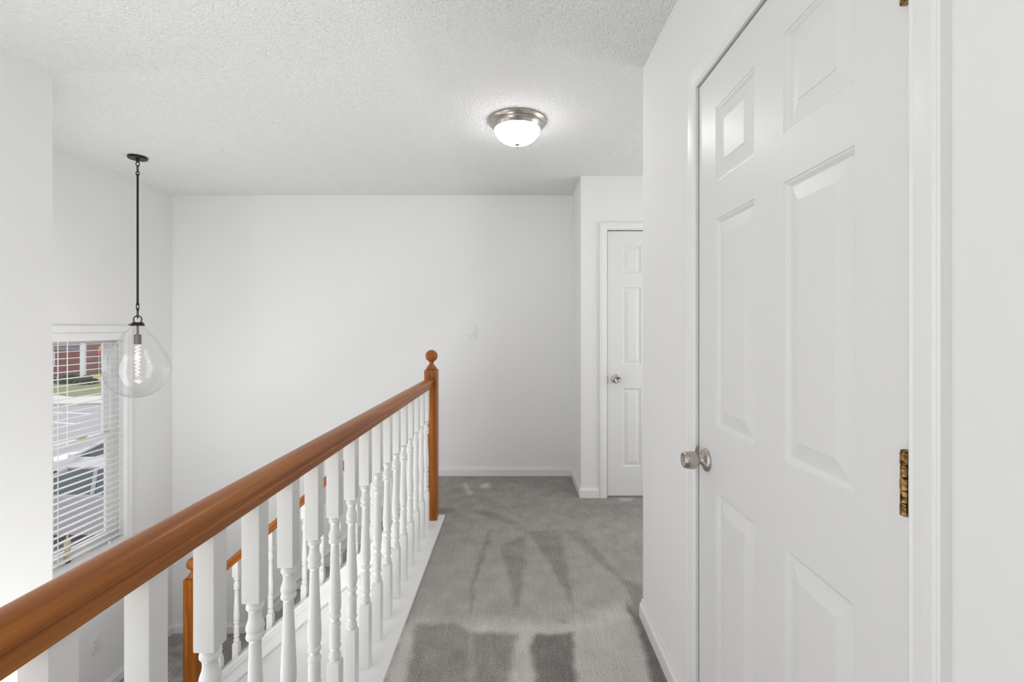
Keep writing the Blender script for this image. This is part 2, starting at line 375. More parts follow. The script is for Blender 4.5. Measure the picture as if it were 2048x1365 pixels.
KNOB_ROSE = [(.0, 0), (.033, 0), (.0335, .003), (.0315, .0065), (.024, .010), (.016, .015), (.0125, .020), (.0120, .024)]
KNOB = [(.0110, .022), (.0110, .027), (.0190, .030), (.0242, .034), (.0262, .041), (.0262, .050), (.0248, .059), (.0222, .0685), (.0205, .0705), (.0185, .0700), (.0120, .0630), (.004, .0600), (0.0005, .0600)]
def knob(parent, c, axis, sgn, dark=False):
    o = []
    bm = bmesh.new(); lathe(bm, [(r, sgn*z) for r, z in KNOB_ROSE], c, 40, axis, cap=False)
    ro = mesh('rosette', bm, M['nickel'], parent, True, 50)
    bm = bmesh.new(); lathe(bm, [(r, sgn*z) for r, z in KNOB], c, 40, axis, cap=False)
    kn = mesh('doorknob', bm, M['nickel'], parent, True, 35)
    bm = bmesh.new(); cc = list(c)
    if axis == 'X': box(bm, c[0]+sgn*.067-.008, c[0]+sgn*.067+.008, c[1]-.0022, c[1]+.0022, c[2]-.009, c[2]+.009, .001)
    else: box(bm, c[0]-.0022, c[0]+.0022, c[1]+sgn*.0625-.004, c[1]+sgn*.0625+.004, c[2]-.008, c[2]+.008, .001)
    mesh('turn_button', bm, M['nickel'], kn)
def hinge(parent, y, z0, z1, x):
    bm = bmesh.new(); n = 5; h = (z1-z0)/n
    for k in range(n):
        a, b_ = z0+k*h+.0004, z0+(k+1)*h-.0004; r = .0068 if k % 2 == 0 else .0064
        lathe(bm, [(r-.0008, a), (r, a+.0008), (r, b_-.0008), (r-.0008, b_)], (x-.0055, y, 0), 18)
    lathe(bm, [(.0035, z1), (.006, z1+.0005), (.006, z1+.0025), (.002, z1+.004)], (x-.0055, y, 0), 16)
    box(bm, x-.0045, x+.0015, y-.015, y-.002, z0, z1, .0003); box(bm, x-.003, x-.0005, y+.002, y+.0045, z0, z1, .0003)
    return mesh('hinge', bm, M['brass'], parent, True, 40)

# near door (right wall)
W1 = DF-DN
d1 = thing('door_1', (XW, (DN+DF)/2, 0), 'large white six-panel door on the right wall with brass hinges', 'door', kind='structure')
off = Vector(d1.location)
def P1(u, v, d): return Vector((XW+.0005+d, DF-u, v))-off
bm = bmesh.new(); slab(bm, P1, W1, DT, [.117, .332, .453, .663]); mesh('door_panel', bm, M['door'], d1)
bm = bmesh.new(); casing(bm, lambda u, v, h: Vector((XW-h, u, v))-off, DN-.006, DF+.006, DT+.006); mesh('door_casing', bm, M['trim'], d1)
knob(d1, tuple(Vector((XW, 1.393, .898))-off), 'X', -1)
hinge(d1, DN+.003-off.y, 1.020, 1.112, 0); hinge(d1, DN+.003-off.y, 1.758, 1.850, 0); hinge(d1, DN+.003-off.y, .20, .292, 0)
bm = bmesh.new()    # strike plate with curved lip, by the latch edge
box(bm, -.0015, .0012, DF+.0008-off.y, DF+.0048-off.y, .875, .932, .0003)
prism(bm, [(-.0105, .888), (-.012, .903), (-.0105, .918), (-.004, .926), (-.0005, .930), (-.0005, .876), (-.004, .880)], DF+.002-off.y, DF+.0036-off.y, 'Y')
mesh('strike_plate', bm, M['nickel'], d1)

# far door
d2 = thing('door_2', ((D2L+D2R)/2, YR, 0), 'narrow white six-panel closet door partly hidden at the hall end', 'door', kind='structure')
off2 = Vector(d2.location); D2S = .7035
def P2(u, v, d): return Vector((D2S+u, YR+.004+d, v))-off2
bm = bmesh.new(); slab(bm, P2, .61, 2.022, [.114, .255, .355, .496], z0=.014, mould=(.010, .007, .026)); mesh('door_panel', bm, M['door'], d2)
bm = bmesh.new(); casing(bm, lambda u, v, h: Vector((u, YR-h, v))-off2, D2L+.001, D2R-.004, DT-.001); mesh('door_casing', bm, M['trim'], d2)
knob(d2, tuple(Vector((.767, YR+.004, .90))-off2), 'Y', -1)
bm = bmesh.new(); box(bm, D2S-.0045-off2.x, D2S-.0008-off2.x, -.001, .003, .862, .925); mesh('strike_plate', bm, M['nickel_dark'], d2)

# ---------------------------------------------------------------- hallway railing
XB = -.565; BS = .0385
PROF = [(.000, .0118), (.003, .0120), (.006, .0160), (.0105, .0182), (.016, .0180), (.020, .0150), (.026, .0132), (.033, .0130), (.042, .0145), (.052, .0180), (.058, .0190), (.063, .0178), (.066, .0156), (.069, .0170), (.074, .0188), (.079, .0180), (.083, .0140), (.086, .0124), (.105, .0126), (.150, .0141), (.200, .0164), (.245, .0184), (.268, .0190), (.280, .0183), (.290, .0162), (.295, .0148), (.298, .0166), (.303, .0185), (.308, .0178), (.312, .0148), (.317, .0136), (.323, .0150), (.330, .0186), (.335, .0184), (.339, .0150), (.343, .0162), (.350, .0168), (.380, .0168), (.386, .0158), (.389, .0166), (.394, .0186), (.399, .0176), (.403, .0142), (.410, .0138), (.419, .0175), (.426, .0190), (.431, .0178), (.436, .0145), (.444, .0150)]
def baluster_mesh(name, zt, zb, low, top_of_block, sl=0):
    """zt top, zb bottom, low = top of the lower block, top_of_block = bottom of the upper square; sl = slope of top/bottom cuts"""
    bm = bmesh.new(); h = BS/2; c = .0012
    L = top_of_block-low; s = L/PROF[-1][0]
    sq = [(-h+c, -h), (h-c, -h), (h, -h+c), (h, h-c), (h-c, h), (-h+c, h), (-h, h-c), (-h, -h+c)]
    def ring(z, k=1.0, cut=0): return [bm.verts.new((x*k, y*k, z+cut*x)) for x, y in sq]
    def loft(rs):
        for a, b_ in zip(rs, rs[1:]):
            for i in range(8): bm.faces.new((a[i], a[(i+1) % 8], b_[(i+1) % 8], b_[i]))
        bm.faces.new(rs[0]); bm.faces.new(rs[-1])
    loft([ring(zt, 1, sl), ring(top_of_block+.002), ring(top_of_block, .94), ring(top_of_block-.001, .6)])
    loft([ring(zb, 1, sl), ring(low-.004), ring(low-.001, .96), ring(low+.006, .8), ring(low+.010, .6)])
    lathe(bm, [(r, top_of_block-d*s) for d, r in PROF], (0, 0, 0), 20)
    return mesh(name, bm, M['rail_white'], None, True, 32)
def rail_mesh(name, length, wscale=1, hscale=1, parent=None):
    half = [(0, .0600), (.008, .0597), (.016, .0575), (.0225, .0530), (.0272, .0465), (.0295, .0395), (.0290, .0335), (.0265, .0290), (.0235, .0265), (.0232, .0240), (.0252, .0215), (.0256, .0150), (.0240, .0095), (.0215, .0065), (.0225, .0045), (.0220, 0)]
    prof = [(x*wscale, z*hscale) for x, z in half]; prof = prof+[(-x, z) for x, z in prof[::-1][:-1]]
    bm = bmesh.new(); n = len(prof); N = max(2, int(length/.1))
    rows = [[bm.verts.new((x, length*k/N, z)) for x, z in prof] for k in range(N+1)]
    for a, b_ in zip(rows, rows[1:]):
        for i in range(n): bm.faces.new((a[i], a[(i+1) % n], b_[(i+1) % n], b_[i]))
    bm.faces.new(rows[0]); bm.faces.new(rows[-1])
    return mesh(name, bm, M['wood_y'], parent, True, 38)
FIN = [(.001, 0), (.030, 0), (.0345, .003), (.0350, .008), (.0320, .012), (.0285, .017), (.0215, .026), (.0150, .033), (.0132, .038), (.0140, .043), (.0165, .0475)]
FIN += [(.0408*math.sin(a), .0885-.0408*math.cos(a)) for a in [math.radians(t) for t in range(26, 180, 11)]]+[(.0008, .1293)]
def newel(parent, x, y, z0, z1):
    bm = bmesh.new(); h = .0412
    t = bmesh.new(); box(t, -h, h, -h, h, z0, z1); 
    top = [e for e in t.edges if all(v.co.z > z1-1e-5 for v in e.verts)]
    bmesh.ops.bevel(t, geom=top, offset=.005, segments=2, affect='EDGES')
    side = [e for e in t.edges if abs(e.verts[0].co.z-e.verts[1].co.z) > .3]
    bmesh.ops.bevel(t, geom=side, offset=.002, segments=2, affect='EDGES')
    merge(bm, t)
    p = mesh('newel_post', bm, M['wood_z'], parent, True, 30); p.location = (x, y, 0)
    bm = bmesh.new(); lathe(bm, FIN, (0, 0, z1), 36); mesh('ball_finial', bm, M['wood_z'], p, True, 50)
    return p
PT = .015
hr = thing('hallway_railing', (XB, .8, PT), 'waist-high hallway railing with brown handrail and turned white balusters', 'railing')
ho = Vector(hr.location)
NY = 3.141; NXc = -.558
newel(hr, NXc-ho.x, NY-ho.y, 0, 1.012-ho.z)
ya, yb = -.95, NY-.040
za, zb_ = .9225-.0085*ya, .9225-.0085*yb
L = math.hypot(yb-ya, zb_-za)
r_ = rail_mesh('handrail', L, parent=hr); r_.location = (0, ya-ho.y, za-ho.z); r_.rotation_euler = (math.atan2(zb_-za, yb-ya), 0, 0)
bm = bmesh.new(); box(bm, -.635-ho.x, -.477-ho.x, ya-ho.y, 3.20-ho.y, -ho.z-.012, 0, .0015); mesh('base_plate', bm, M['trim'], hr)
proto = baluster_mesh('baluster', .9225, PT, .243, .700); proto.parent = hr; first = True
for k in range(-6, 16):
    Y0 = .7015+.1507*k+BS/2
    o = proto if first else proto.copy()
    if not first: C.objects.link(o)
    first = False; o.parent = hr; o.location = (0, Y0-ho.y, -ho.z)
    top = .9225-.0085*Y0

# ---------------------------------------------------------------- staircase
SL = .8575
zc = lambda X: -.643+(X+1.545)*SL          # top of the shoe rail
st = thing('staircase', (-1.4, (3.175+YB)/2, ZL), 'carpeted stairs rising along the back wall behind the railing', 'stairs')
so = Vector(st.location)
for k in range(1, 7):
    xa = X1+(k-1)*RUN; xb = X1+k*RUN+.012; zt = ZL+RISE*k; z0 = zt-RISE
    if k == 6: xb = XTOP+.010
    pts = [(xa, z0), (xa, zt-.035), (xa-.012, zt-.030), (xa-.019, zt-.018), (xa-.016, zt-.006), (xa-.006, zt), (xb, zt), (xb, z0)]
    bm = bmesh.new(); prism(bm, [(x-so.x, z-so.z) for x, z in pts], 3.176-so.y, YB-.018-so.y, 'Y'); mesh('carpeted_step', bm, M['carpet_low'], st, True, 50)
xa = XTOP; bm = bmesh.new()
prism(bm, [(x-so.x, z-so.z) for x, z in [(xa+.010, -.19), (xa, -.19), (xa, -.035), (xa-.012, -.030), (xa-.019, -.018), (xa-.016, -.006), (xa-.006, 0), (xa, .0)][::1]+[(xa+.010, -.001)]], 3.202-so.y, YB-.018-so.y, 'Y'); mesh('carpeted_step', bm, M['carpet_low'], st, True, 50)
# far skirt board with a bead
def band(bm, xa, xb, o0, o1, y0, y1, base=None):
    f = base or zc
    prism(bm, [(xa-so.x, f(xa)+o0-so.z), (xb-so.x, f(xb)+o0-so.z), (xb-so.x, f(xb)+o1-so.z), (xa-so.x, f(xa)+o1-so.z)], y0-so.y, y1-so.y, 'Y')
bm = bmesh.new(); fz = lambda X: -1.0+(X+2.018)*SL
xe = XTOP+.03
prism(bm, [(x-so.x, z-so.z) for x, z in [(X1-.05, ZL), (X1+.2, ZL), (xe, fz(xe)-.30), (xe, fz(xe)), (X1-.05, fz(X1-.05))]], YB-.0175-so.y, YB-.0005-so.y, 'Y')
band(bm, X1-.05, xe, -.020, -.004, YB-.024, YB-.017, fz); band(bm, X1-.05, xe, -.080, -.074, YB-.021, YB-.017, fz)
mesh('skirt_board', bm, M['trim'], st)
bm = bmesh.new(); xa, xb = -2.106, -.602
band(bm, xa, xb, -.022, 0, 3.080, 3.198); band(bm, xa, xb, -.052, -.022, 3.087, 3.190); band(bm, xa, xb, -.146, -.052, 3.0985, 3.1045)
band(bm, xa, xb, -.156, -.149, 3.090, 3.1045); band(bm, xa, xb, -.172, -.161, 3.092, 3.1045)
mesh('closed_stringer', bm, M['trim'], st)
bm = bmesh.new()
prism(bm, [(-2.106, ZL), (-.642, ZL), (-.642, -.02), (-.60, -.02), (-.60, zc(-.60)-.052), (-2.106, zc(-2.106)-.052)], 3.105, 3.174, 'Y')
struct(mesh('wall_stair', bm, M['wall']), 'white half wall carrying the sloping stair railing', 'wall')

sr = thing('stair_railing', (-1.4, 3.14, zc(-1.4)), 'smaller sloping brown railing with white balusters along the carpeted stairs', 'railing')
ro = Vector(sr.location)
newel(sr, -2.150-ro.x, 3.141-ro.y, ZL-ro.z, -.375-ro.z)
rt = lambda X: .165+(X+1.42)*SL             # top of the sloping rail
ang = math.atan(SL); hs = .052/.060; xa, xb = -2.120, -.592
r_ = rail_mesh('handrail', (xb-xa)/math.cos(ang), .92, hs, parent=sr)
# local Y -> +X and up
mrot = Matrix.Rotation(ang, 4, Vector((0, -1, 0))) @ Matrix.Rotation(-PI/2, 4, 'Z')
offv = Vector((xa, 3.141, rt(xa)-.052/math.cos(ang)))-ro
r_.matrix_local = Matrix.Translation(offv) @ mrot
bz = .700                                    # shape shared by all; z measured from the shoe at the baluster axis
rb = (rt(0)-zc(0))-.052/math.cos(ang)
proto = baluster_mesh('baluster', rb+.004, 0, .095, .541, SL); first = True
for k in range(0, 12):
    X = -1.974+.1137*k
    o = proto if first else proto.copy()
    if not first: C.objects.link(o)
    first = False; o.parent = sr; o.location = (X-ro.x, 0, zc(X)-ro.z)

# ---------------------------------------------------------------- ceiling light
cx, cy = .0125, 2.615
cl = thing('ceiling_light', (cx, cy, CEIL), 'round flush ceiling light with frosted bowl and brushed metal ring', 'light fixture')
bm = bmesh.new(); lathe(bm, [(.001, 0), (.158, 0), (.163, -.003), (.1635, -.008), (.160, -.014), (.150, -.024), (.1465, -.026), (.1455, -.031), (.142, -.034), (.1355, -.040), (.131, -.048), (.1275, -.051), (.1255, -.046), (.1255, -.020), (.001, -.020)], seg=64); mesh('metal_ring', bm, M['nickel'], cl, True, 35)
bm = bmesh.new(); lathe(bm, [(.1250, -.030), (.1250, -.048)]+[(.125*math.cos(a), -.048-.082*math.sin(a)) for a in [math.radians(t) for t in range(8, 90, 8)]]+[(.001, -.130)], seg=56); mesh('glass_bowl', bm, M['bowl'], cl, True, 60)
bm = bmesh.new(); lathe(bm, [(.001, -.126), (.013, -.129), (.0145, -.132), (.012, -.135), (.006, -.137), (.0045, -.141), (.0055, -.144), (.004, -.148), (.001, -.149)], seg=24); mesh('finial', bm, M['nickel'], cl, True, 50)

# ---------------------------------------------------------------- pendant
pxx, pyy = -2.537, 3.16
pd = thing('pendant_light', (pxx, pyy, CEIL), 'large clear teardrop glass pendant hanging on a thin dark rod', 'light fixture')
zz = lambda y: CH-(y-VY)*pyy/F-CEIL          # local z for a pixel row
bm = bmesh.new(); lathe(bm, [(.001, 0), (.054, 0), (.056, -.003), (.056, -.014), (.053, -.017), (.001, -.017)], seg=40); lathe(bm, [(.010, -.017), (.010, -.034), (.006, -.040)], seg=16); mesh('ceiling_canopy', bm, M['bronze'], pd, True, 40)
def linkloop(z0, z1, wdt, rot, r=.0028):
    bm = bmesh.new(); pts = []
    for i in range(24):
        a = 2*PI*i/24; u = math.sin(a)*wdt; v_ = (z0+z1)/2+math.cos(a)*(z1-z0)/2
        pts.append((u*math.cos(rot), u*math.sin(rot), v_))
    tube(bm, pts, r, 8, True); return mesh('chain_link', bm, M['bronze'], pd, True, 60)
rt_, rb_ = zz(350), zz(610)
linkloop(-.066, -.034, .009, .4); linkloop(-.106, -.060, .007, 1.7); linkloop(rt_-.004, rt_+.024, .009, .4)
bm = bmesh.new(); lathe(bm, [(.0055, rb_-.004), (.0092, rb_), (.0092, rb_+.012), (.0066, rb_+.014), (.0062, rt_-.006), (.0085, rt_-.004), (.0085, rt_+.004), (.004, rt_+.008)], seg=16); mesh('drop_rod', bm, M['bronze'], pd, True, 40)
linkloop(zz(622), zz(607), .007, .4); linkloop(zz(637), zz(617), .0065, 1.7); linkloop(zz(647.5), zz(632), .0215, .75, .0038)
ct, cb_ = zz(645), zz(652)
bm = bmesh.new(); lathe(bm, [(.001, ct), (.030, ct), (.032, ct-.003), (.0405, cb_), (.001, cb_)], seg=36); tube(bm, [(-.034, -.004, cb_+.008), (-.050, -.006, cb_+.008)], .0025); tube(bm, [(-.048, -.006, cb_+.008), (-.054, -.0065, cb_+.008)], .0045); mesh('glass_holder_cap', bm, M['bronze'], pd, True, 40)
sk0, sk1 = zz(669), zz(689)
bm = bmesh.new(); lathe(bm, [(.0065, cb_), (.0065, sk0), (.020, sk0-.002), (.0205, sk0-.006), (.0205, sk1), (.016, sk1)], seg=28); mesh('lamp_socket', bm, M['socket'], pd, True, 40)
gz = lambda a: a
zc0 = zz(740)                                 # widest height
R = .186
prof = [(.033, cb_+.002), (.036, cb_-.004), (.047, cb_-.018), (.067, cb_-.044), (.092, cb_-.080), (.118, cb_-.120), (.143, cb_-.162), (.164, cb_-.202), (.179, cb_-.243), (.186, cb_-.285)]
zw = cb_-.285
prof += [(R*math.cos(a), zw-.198*math.sin(a)) for a in [math.radians(t) for t in range(8, 90, 7)]]+[(.001, zw-.198)]
bm = bmesh.new(); lathe(bm, prof, seg=72, cap=False); mesh('glass_globe', bm, M['globe'], pd, True, 80)
bm = bmesh.new(); lathe(bm, [(.012, sk1), (.019, sk1-.012), (.020, sk1-.03), (.020, sk1-.215), (.017, sk1-.235), (.010, sk1-.248), (.001, sk1-.253)], seg=28, cap=False); bulb = mesh('light_bulb', bm, M['bulb'], pd, True, 70)
bm = bmesh.new(); pts = []
for i in range(0, 300):
    t = i/299; a = t*2*PI*8; rr = .0150-.003*t
    pts.append((rr*math.cos(a), rr*math.sin(a), sk1-.006-.205*t))
tube(bm, pts, .0015, 6); tube(bm, [(0, 0, sk1), (0, 0, sk1-.22)], .0009, 6); mesh('filament', bm, M['filament'], bulb, True, 80)
lt = bpy.data.lights.new('pendant_lamp', 'POINT'); lt.energy = LE['pendant']; lt.shadow_soft_size = 0; lt.color = (1, .9, .8)
lo = bpy.data.objects.new('pendant_lamp', lt); C.objects.link(lo); lo.location = (pxx+.004, pyy-.0175, CEIL+sk1-.10)

# ---------------------------------------------------------------- window
wo = Vector((XL, (WY0+WY1)/2, WZ0))
wi = thing('window_1', tuple(wo), 'white double-hung stairwell window at the left behind the blind', 'window', kind='structure')
def WB(name, m, *bx, bev=.001, parent=wi): return B(name, m, *bx, parent=parent, bev=bev, off=wo)
FX0, FX1 = XL-.118, XL-.075                   # vinyl unit
e = .0005
WB('window_frame', M['vinyl'], (FX0, FX1, WY0+e, WY0+.045, WZ0+e, WZ1-e), (FX0, FX1, WY1-.045, WY1-e, WZ0+e, WZ1-e), (FX0, FX1, WY0+.045, WY1-.045, WZ1-.045, WZ1-e), (FX0, FX1+.01, WY0+.045, WY1-.045, WZ0+e, WZ0+.04))
zm = .488
def sash(x0, x1, z0, z1):
    ya, yb = WY0+.045, WY1-.045; t = .042
    s = WB('window_sash', M['vinyl'], (x0, x1, ya, ya+t, z0, z1), (x0, x1, yb-t, yb, z0, z1), (x0, x1, ya+t, yb-t, z0, z0+.032), (x0, x1, ya+t, yb-t, z1-.032, z1))
    WB('window_pane', M['pane'], ((x0+x1)/2-.002, (x0+x1)/2+.002, ya+t-.004, yb-t+.004, z0+.028, z1-.028), bev=0, parent=wi)
    return s
sash(FX0+.004, FX0+.021, zm-.016, WZ1-.045); s2 = sash(FX1-.020, FX1-.003, WZ0+.04, zm+.016)
for yy in (3.317, 2.86):
    bm = bmesh.new(); box(bm, FX1-.020-wo.x, FX1+.004-wo.x, yy-.028-wo.y, yy+.028-wo.y, zm+.0165-wo.z, zm+.024-wo.z, .002); box(bm, FX1-.012-wo.x, FX1+.012-wo.x, yy-.010-wo.y, yy+.030-wo.y, zm+.024-wo.z, zm+.032-wo.z, .003); mesh('sash_lock', bm, M['tan'], wi, True, 40)
bm = bmesh.new()
WC = [(0, 0), (0, .006), (.004, .008), (.020, .0085), (.040, .012), (.046, .0125), (.050, .010), (.050, 0)]
casing(bm, lambda u, v, h: Vector((XL+h, u, v))-wo, WY0, WY1, WZ1, WC, bottom=WZ0-.05)
box(bm, XL-wo.x, XL+.010-wo.x, WY0-wo.y, WY1-wo.y, WZ0-.05-wo.z, WZ0-.001-wo.z)
mesh('window_casing', bm, M['trim'], wi)

bl = thing('window_blind', (XL-.04, (WY0+WY1)/2, WZ1), 'open white horizontal slat blind hanging in the stairwell window', 'blind')
bo = Vector(bl.location)
def BB(name, m, *bx, bev=.001): return B(name, m, *bx, parent=bl, bev=bev, off=bo)
y0, y1 = WY0+.008, WY1-.008
BB('headrail', M['slat'], (XL-.055, XL-.012, y0, y1, 1.196, WZ1-.001), bev=.003)
bm = bmesh.new(); hw = .0155
for s in (0,):
    prism(bm, [(-hw, -.001), (-hw*.5, .0012), (0, .0020), (hw*.5, .0012), (hw, -.001), (hw, .0012), (hw*.5, .0034), (0, .0042), (-hw*.5, .0034), (-hw, .0012)], y0-bo.y, y1-bo.y, 'Y')
slat = mesh('slat', bm, M['slat'], bl, True, 50)
first = True; z = 1.172
while z > -.255:
    o = slat if first else slat.copy()
    if not first: C.objects.link(o)
    first = False; o.parent = bl; o.location = (XL-.030-bo.x, 0, z-bo.z); z -= .0452
BB('bottom_rail', M['slat'], (XL-.047, XL-.017, y0, y1, z-.006, z+.006), bev=.003)
for yy in (3.078, 3.560, 2.66):
    bm = bmesh.new()
    for dx in (-.0135, -.0465): box(bm, XL+dx-.0008-bo.x, XL+dx+.0008-bo.x, yy-.003-bo.y, yy+.003-bo.y, z-bo.z, 1.20-bo.z)
    mesh('ladder_cord', bm, M['slat'], bl)
bm = bmesh.new(); lathe(bm, [(.002, 1.20-bo.z), (.0025, 1.18-bo.z), (.0025, .55-bo.z), (.0035, .50-bo.z)], (.034, 3.135-bo.y, 0), 8); mesh('tilt_wand', bm, M['slat'], bl, True)
# small candle on the sill
cd = thing('window_candle', (XL-.068, 3.19, WZ0+.001), 'slim tan bottle-shaped candle with black foot on the window sill', 'candle')
cd.location.z = WZ0+.0405 if False else WZ0
bm = bmesh.new(); lathe(bm, [(.0165, 0), (.0175, .004), (.0175, .020), (.015, .024)], seg=20); mesh('candle_foot', bm, M['black'], cd, True)
bm = bmesh.new(); lathe(bm, [(.013, .024), (.0165, .034), (.0165, .085), (.0175, .105), (.0185, .130), (.016, .146), (.009, .153), (.007, .158), (.0065, .180), (.003, .186)], seg=24); mesh('candle_body', bm, M['tan'], cd, True, 50)
cd.location = (XL-.058, 3.19, WZ0+.0005)
tag(B('blind_clip', M['plastic'], (XL-.012, XL+.0, 3.455, 3.463, WZ0, WZ0+.022)), 'tiny white clip sticking up at the sill below the blind', 'clip')

# ---------------------------------------------------------------- switch and outlet
sw = thing('light_switch', (-.373, YB, 1.253), 'white rocker light switch on the bare back wall', 'switch')
bm = bmesh.new(); box(bm, -.036, .036, -.006, 0, -.058, .058, .003); mesh('switch_plate', bm, M['plastic'], sw, True, 50)
bm = bmesh.new(); prism(bm, [(-.0065, -.034), (-.0115, -.032), (-.0070, 0), (-.0078, .032), (-.0065, .034)], -.0165, .0165, 'X'); mesh('rocker', bm, M['plastic'], sw)
for z_ in (-.048, .048):
    bm = bmesh.new(); lathe(bm, [(.0028, -.0055), (.0028, -.0068), (.001, -.0070)], (0, 0, z_), 10, 'Y'); mesh('screw', bm, M['plastic'], sw)
ou = thing('wall_outlet', (XL, 3.33, -.957), 'white electrical outlet low on the wall under the window', 'outlet')
bm = bmesh.new(); box(bm, 0, .006, -.038, .038, -.059, .059, .003); mesh('outlet_plate', bm, M['plastic'], ou, True, 50)
for z_ in (-.020, .020):
    bm = bmesh.new(); box(bm, .005, .0085, -.017, .017, z_-.014, z_+.014, .004); rc = mesh('receptacle', bm, M['plastic'], ou)
    bm = bmesh.new(); box(bm, .008, .0088, -.0075, -.0055, z_-.003, z_+.006); box(bm, .008, .0088, .0055, .0075, z_-.003, z_+.006); box(bm, .008, .0088, -.002, .002, z_-.010, z_-.006); mesh('slot', bm, M['black'], rc)

# ---------------------------------------------------------------- outdoors
GZ = -3.0
def gp(x, y, z=GZ):
    Y = (CH-z)*F/(y-VY); return Vector(((x-VX)*Y/F, Y, z))
M['asphalt'] = mat('asphalt', rgb(158, 153, 158), .9, bump=(4, .2, .02)); M['paint'] = mat('road_paint', rgb(235, 232, 228), .7)
M['grass'] = mat('dry_grass', rgb(122, 124, 86), .95, bump=(8, .5, .05)); M['dirt'] = mat('bare_soil', rgb(190, 168, 122), .95, bump=(6, .4, .03))
M['concrete'] = mat('concrete', rgb(200, 194, 190), .85, bump=(10, .2, .01)); M['bush'] = mat('evergreen', rgb(58, 66, 42), .9)
M['brickred'] = mat('red_brick', rgb(140, 70, 66), .9); nt = M['brickred'].node_tree; p = nt.nodes['Principled BSDF']
tc = nt.nodes.new('ShaderNodeTexCoord'); mp = nt.nodes.new('ShaderNodeMapping'); mp.inputs['Rotation'].default_value = (PI/2, 0, 0)
br = nt.nodes.new('ShaderNodeTexBrick'); br.inputs['Scale'].default_value = 4; br.inputs['Color1'].default_value = rgb(142, 72, 68); br.inputs['Color2'].default_value = rgb(120, 58, 56); br.inputs['Mortar'].default_value = rgb(170, 140, 135); br.inputs['Mortar Size'].default_value = .012
link(nt, tc.outputs['Object'], mp.inputs[0]); link(nt, mp.outputs[0], br.inputs['Vector']); link(nt, br.outputs[0], p.inputs['Base Color'])
M['siding'] = mat('grey_siding', rgb(150, 146, 150), .7); M['darkglass'] = mat('dark_window_glass', rgb(46, 52, 62), .08, spec=.8)
M['carwhite'] = mat('white_car_paint', rgb(232, 232, 236), .2, coat=.8); M['cargrey'] = mat('grey_car_paint', rgb(176, 168, 172), .35, coat=.3)
M['cardark'] = mat('dark_car_paint', rgb(52, 54, 56), .2, coat=.8); M['tyre'] = mat('tyre_rubber', (.02, .02, .02, 1), .8); M['carglass'] = mat('car_window_glass', rgb(48, 64, 72), .06, spec=.8)
M['red'] = mat('red_lens', rgb(200, 40, 40), .3); M['flag'] = mat('red_flag_cloth', rgb(214, 70, 66), .8); M['flag2'] = mat('yellow_flag_cloth', rgb(226, 176, 90), .8)
struct(B('ground', M['asphalt'], (-90, XL-.121, -10, 70, GZ-.1, GZ)), 'grey parking lot asphalt outside the window', 'ground')
def flat(name, m, pts, h, label, cat, kind='structure'):
    bm = bmesh.new(); A = [gp(*q) for q in pts]
    lo_ = [bm.verts.new((a.x, a.y, GZ+.001)) for a in A]; hi = [bm.verts.new((a.x, a.y, GZ+h)) for a in A]; n = len(A)
    for i in range(n): bm.faces.new((lo_[i], lo_[(i+1) % n], hi[(i+1) % n], hi[i]))
    bm.faces.new(hi); bm.faces.new(lo_)
    return tag(mesh(name, bm, m), label, cat, kind=kind)
flat('lawn', M['grass'], [(60, 788), (60, 764), (160, 762), (205, 750), (260, 752), (260, 790), (150, 797)], .06, 'green and straw lawn before the brick house', 'lawn')
flat('soil_bed', M['dirt'], [(178, 762), (182, 746), (260, 744), (260, 765)], .10, 'sandy soil bed beside the brick house', 'soil')
flat('sidewalk', M['concrete'], [(60, 812), (60, 789), (150, 798), (260, 791), (260, 808), (150, 811)], .10, 'pale concrete sidewalk beyond the parking lot', 'sidewalk')
for i, (a, b_) in enumerate([((103, 825), (187, 828.6)), ((103, 845.6), (160.5, 848.6))]):
    A, Bq = gp(*a), gp(*b_); d = (Bq-A).normalized(); nrm = Vector((-d.y, d.x, 0))*.07; A2 = A-d*2.5
    bm = bmesh.new(); vs = [bm.verts.new(q) for q in (A2-nrm+Vector((0, 0, .003)), Bq-nrm+Vector((0, 0, .003)), Bq+nrm+Vector((0, 0, .003)), A2+nrm+Vector((0, 0, .003)))]; bm.faces.new(vs)
    ex = bmesh.ops.extrude_face_region(bm, geom=list(bm.faces)); bmesh.ops.translate(bm, verts=[v for v in ex['geom'] if isinstance(v, bmesh.types.BMVert)], vec=(0, 0, .004))
    tag(mesh('parking_line', bm, M['paint']), ['white parking line farther out on the asphalt', 'white parking line nearer to the parked cars'][i], 'parking line')
# brick house
cor = gp(164, 754)
hs_ = thing('brick_house', (cor.x, cor.y, GZ), 'red brick townhouse with white corner trim across the lot', 'building')
H = 3.6
B('brick_wall', M['brickred'], (-16, 0, 0, 8, 0, H), parent=hs_)
B('corner_trim', M['vinyl'], (-.08, .28, -.12, .10, 0, H), parent=hs_)
B('siding_band', M['siding'], (-16, -.08, -.10, -.001, 2.30, 2.75), (-4.2, -.10, -.30, -.101, 2.70, 2.90), parent=hs_)
B('rear_wing', M['brickred'], (.28, 12, 3.0, 8, 0, H), parent=hs_)
for (xa, xb, za, zb2) in ((.9, 2.3, .9, 3.2),):
    f = B('house_window', M['vinyl'], (xa-.1, xb+.1, 2.92, 2.999, za-.1, zb2+.1), parent=hs_)
    B('window_glazing', M['darkglass'], (xa, xa+.62, 2.88, 2.919, za, zb2), (xa+.78, xb, 2.88, 2.919, za, zb2), parent=f)
for xa in (-3.4, -7.5):
    f = B('house_window', M['vinyl'], (xa-.08, xa+1.08, -.06, -.001, .9, 2.2), parent=hs_); B('window_glazing', M['darkglass'], (xa, xa+1.0, -.09, -.061, .98, 2.12), parent=f)
